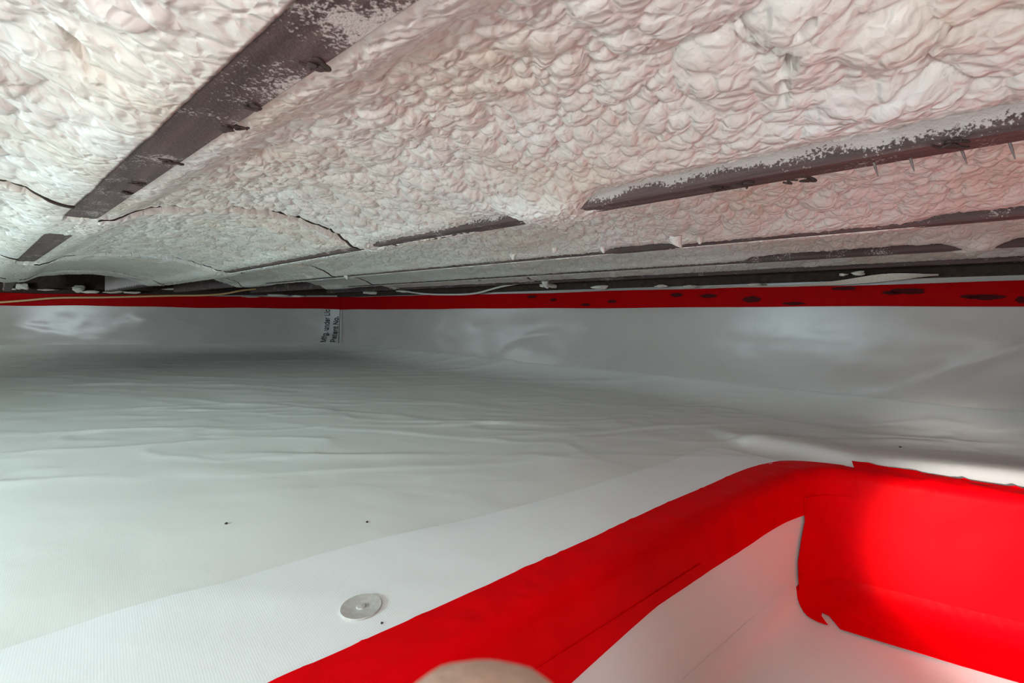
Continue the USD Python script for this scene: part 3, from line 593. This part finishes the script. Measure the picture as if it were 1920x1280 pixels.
# ------------------------------------------------------------------ printed marking in the corner
lab = thing('printed_label', 'pale film with two upright lines of black print in the corner below the tape', 'label')
def on_left(px, py, off=0.016):
    Y = wall_hit(px, True) - off; return at_depth(px, py, Y)
lp = [on_left(*q) for q in ((601, 579), (637, 580), (634, 646), (602, 645))]
bp_ = np.array([[(1 - a) * ((1 - b) * lp[0] + b * lp[1]) + a * ((1 - b) * lp[3] + b * lp[2]) + [0, -0.004 * math.sin(3 * a + 4 * b), 0] for b in np.linspace(0, 1, 7)] for a in np.linspace(0, 1, 9)]).reshape(-1, 3)
v, f = slab(bp_, tri(grid_faces(9, 7)), 0.002, np.array([0, 1.0, 0])); m = trimesh.Trimesh(v, f, process=False); m.fix_normals(); obj('film', m, 'wall_liner_shaded', lab, smooth=40)
def vline(text, x0, y0, x1, y1, hpx, bend):
    a, b = on_left(x0, y0, 0.026), on_left(x1, y1, 0.026); k = a[1] / FPX
    t = meshkit.text_mesh(text, hpx * k, 0.001, bold=True); L = t.extents[0]; v = np.array(t.vertices); v[:, 0] -= v[:, 0].min()
    s = v[:, 0] / L; up = (b - a); side = np.array([-1, 0, 0.0])
    w = a + np.outer(s, up) + np.outer(v[:, 1], side) + np.outer(np.sin(s * np.pi) * bend, [1, 0, 0]) + np.outer(v[:, 2], [0, -1, 0])
    return trimesh.Trimesh(w, t.faces, process=False)
obj('print_line', vline('Mfg. under Lic', 610, 641, 618, 580, 9.5, 0.012), 'ink', lab, smooth=False)
obj('print_line', vline('Patent No.', 628, 641, 634, 593, 9.0, 0.008), 'ink', lab, smooth=False)

# ------------------------------------------------------------------ cables
pts = []
for px, py in ((-160, 572), (-60, 569), (0, 566.5), (60, 562), (95, 559), (170, 557.5), (250, 556), (330, 554), (400, 552.5), (430, 549), (455, 544), (480, 541.5), (520, 536), (560, 531)):
    pts.append(at_depth(px, py, wall_hit(px, True) - 0.05 - 0.10 * max(0, (px - 420) / 140)))
obj('cable', tube(spline(pts, 6), 0.0085, 10), 'cable', None, 'tan cable slung across the red tape of the left wall', 'cable', smooth=60)
pts = [at_depth(px, py, wall_hit(px, False) - 0.06) for px, py in ((730, 541), (760, 546), (800, 551), (850, 552), (900, 548), (925, 541), (955, 534), (1000, 530))]
obj('cable', tube(spline(pts, 6), 0.006, 10), 'white_cable', None, 'thin pale cable drooping above the tape just right of the corner', 'cable', smooth=60)
r0 = [(1330, 540, 1), (1410, 537, 1.5), (1500, 535, 2), (1545, 532, 3), (1590, 528, 5), (1640, 522, 7), (1690, 518, 6), (1730, 516, 3), (1760, 515, 1.5)]
rows = [[at_depth(px, py - h * s, wall_hit(px, False) - 0.045 - 0.01 * s) for s in (-1, 0, 1)] for px, py, h in r0]
v = spline(np.array(rows).reshape(len(r0), 9), 4).reshape(-1, 3, 3).reshape(-1, 3); f = tri(grid_faces(len(v) // 3, 3))
m = trimesh.Trimesh(*slab(v, f, 0.003, np.append(Nv, 0)), process=False); m.fix_normals()
obj('torn_strip', m, 'scrap', None, 'pale torn strip lying along the top of the right wall tape', 'strip', smooth=40)

# ------------------------------------------------------------------ the photographer's thumb
def hull_chain(js):
    sp = [manifold3d.Manifold.sphere(r, 28).translate(list(map(float, p))) for p, r in js]
    return [manifold3d.Manifold.batch_hull([a, b]) for a, b in zip(sp[:-1], sp[1:])]
def body(chains, step, it):
    M = manifold3d.Manifold.batch_boolean([b for c in chains for b in hull_chain(c)], manifold3d.OpType.Add).refine_to_length(step).to_mesh()
    m = trimesh.Trimesh(np.array(M.vert_properties[:, :3]), np.array(M.tri_verts)); trimesh.smoothing.filter_taubin(m, iterations=it); return m
T = at_depth(905, 1279, 0.046); Zt = T[2]
X0, Y0 = T[0], T[1]
th = [((X0 - 0.0015, Y0, Zt - 0.0095), 0.0095), ((X0, Y0 + 0.001, Zt - 0.016), 0.0112), ((X0 + 0.002, Y0, Zt - 0.030), 0.0105), ((X0 + 0.006, Y0 - 0.004, Zt - 0.060), 0.0125), ((X0 + 0.016, Y0 - 0.004, Zt - 0.085), 0.016)]
th2 = [((X0 + 0.0015, Y0, Zt - 0.0097), 0.0095), ((X0 + 0.001, Y0 + 0.001, Zt - 0.017), 0.0112)]
palm = [((X0 + 0.016, Y0 - 0.004, Zt - 0.085), 0.016), ((X0 + 0.040, Y0 - 0.012, Zt - 0.120), 0.022), ((X0 + 0.055, Y0 - 0.03, Zt - 0.165), 0.026)]
palm2 = [((X0 + 0.040, Y0 - 0.002, Zt - 0.080), 0.013), ((X0 + 0.060, Y0 - 0.012, Zt - 0.120), 0.018), ((X0 + 0.060, Y0 - 0.03, Zt - 0.165), 0.026)]
palm3 = [((X0 + 0.058, Y0 + 0.000, Zt - 0.085), 0.012), ((X0 + 0.072, Y0 - 0.012, Zt - 0.125), 0.016), ((X0 + 0.060, Y0 - 0.03, Zt - 0.165), 0.026)]
arm = [((X0 + 0.058, Y0 - 0.03, Zt - 0.165), 0.026), ((X0 + 0.075, Y0 - 0.06, Zt - 0.24), 0.030), ((X0 + 0.11, Y0 - 0.11, Zt - 0.36), 0.036)]
fing = []
for q in range(4):
    bx = X0 + 0.036 + 0.012 * q; bz = Zt - 0.083 - 0.004 * abs(q - 1); l = (1.0, 1.08, 1.0, 0.82)[q]
    fing.append([((bx, Y0 + 0.000, bz), 0.0088), ((bx, Y0 + 0.030 * l, bz - 0.012), 0.0082), ((bx - 0.001, Y0 + 0.034 * l, bz - 0.036 * l), 0.0075), ((bx - 0.002, Y0 + 0.014, bz - 0.044 * l), 0.0068)])
hand = thing('hand', 'blurred bare thumb tip poking up at the bottom edge in front of the red tape', 'hand')
obj('skin', body([th, th2, palm, palm2, palm3, arm] + fing, 0.003, 14), 'skin', hand, smooth=True)
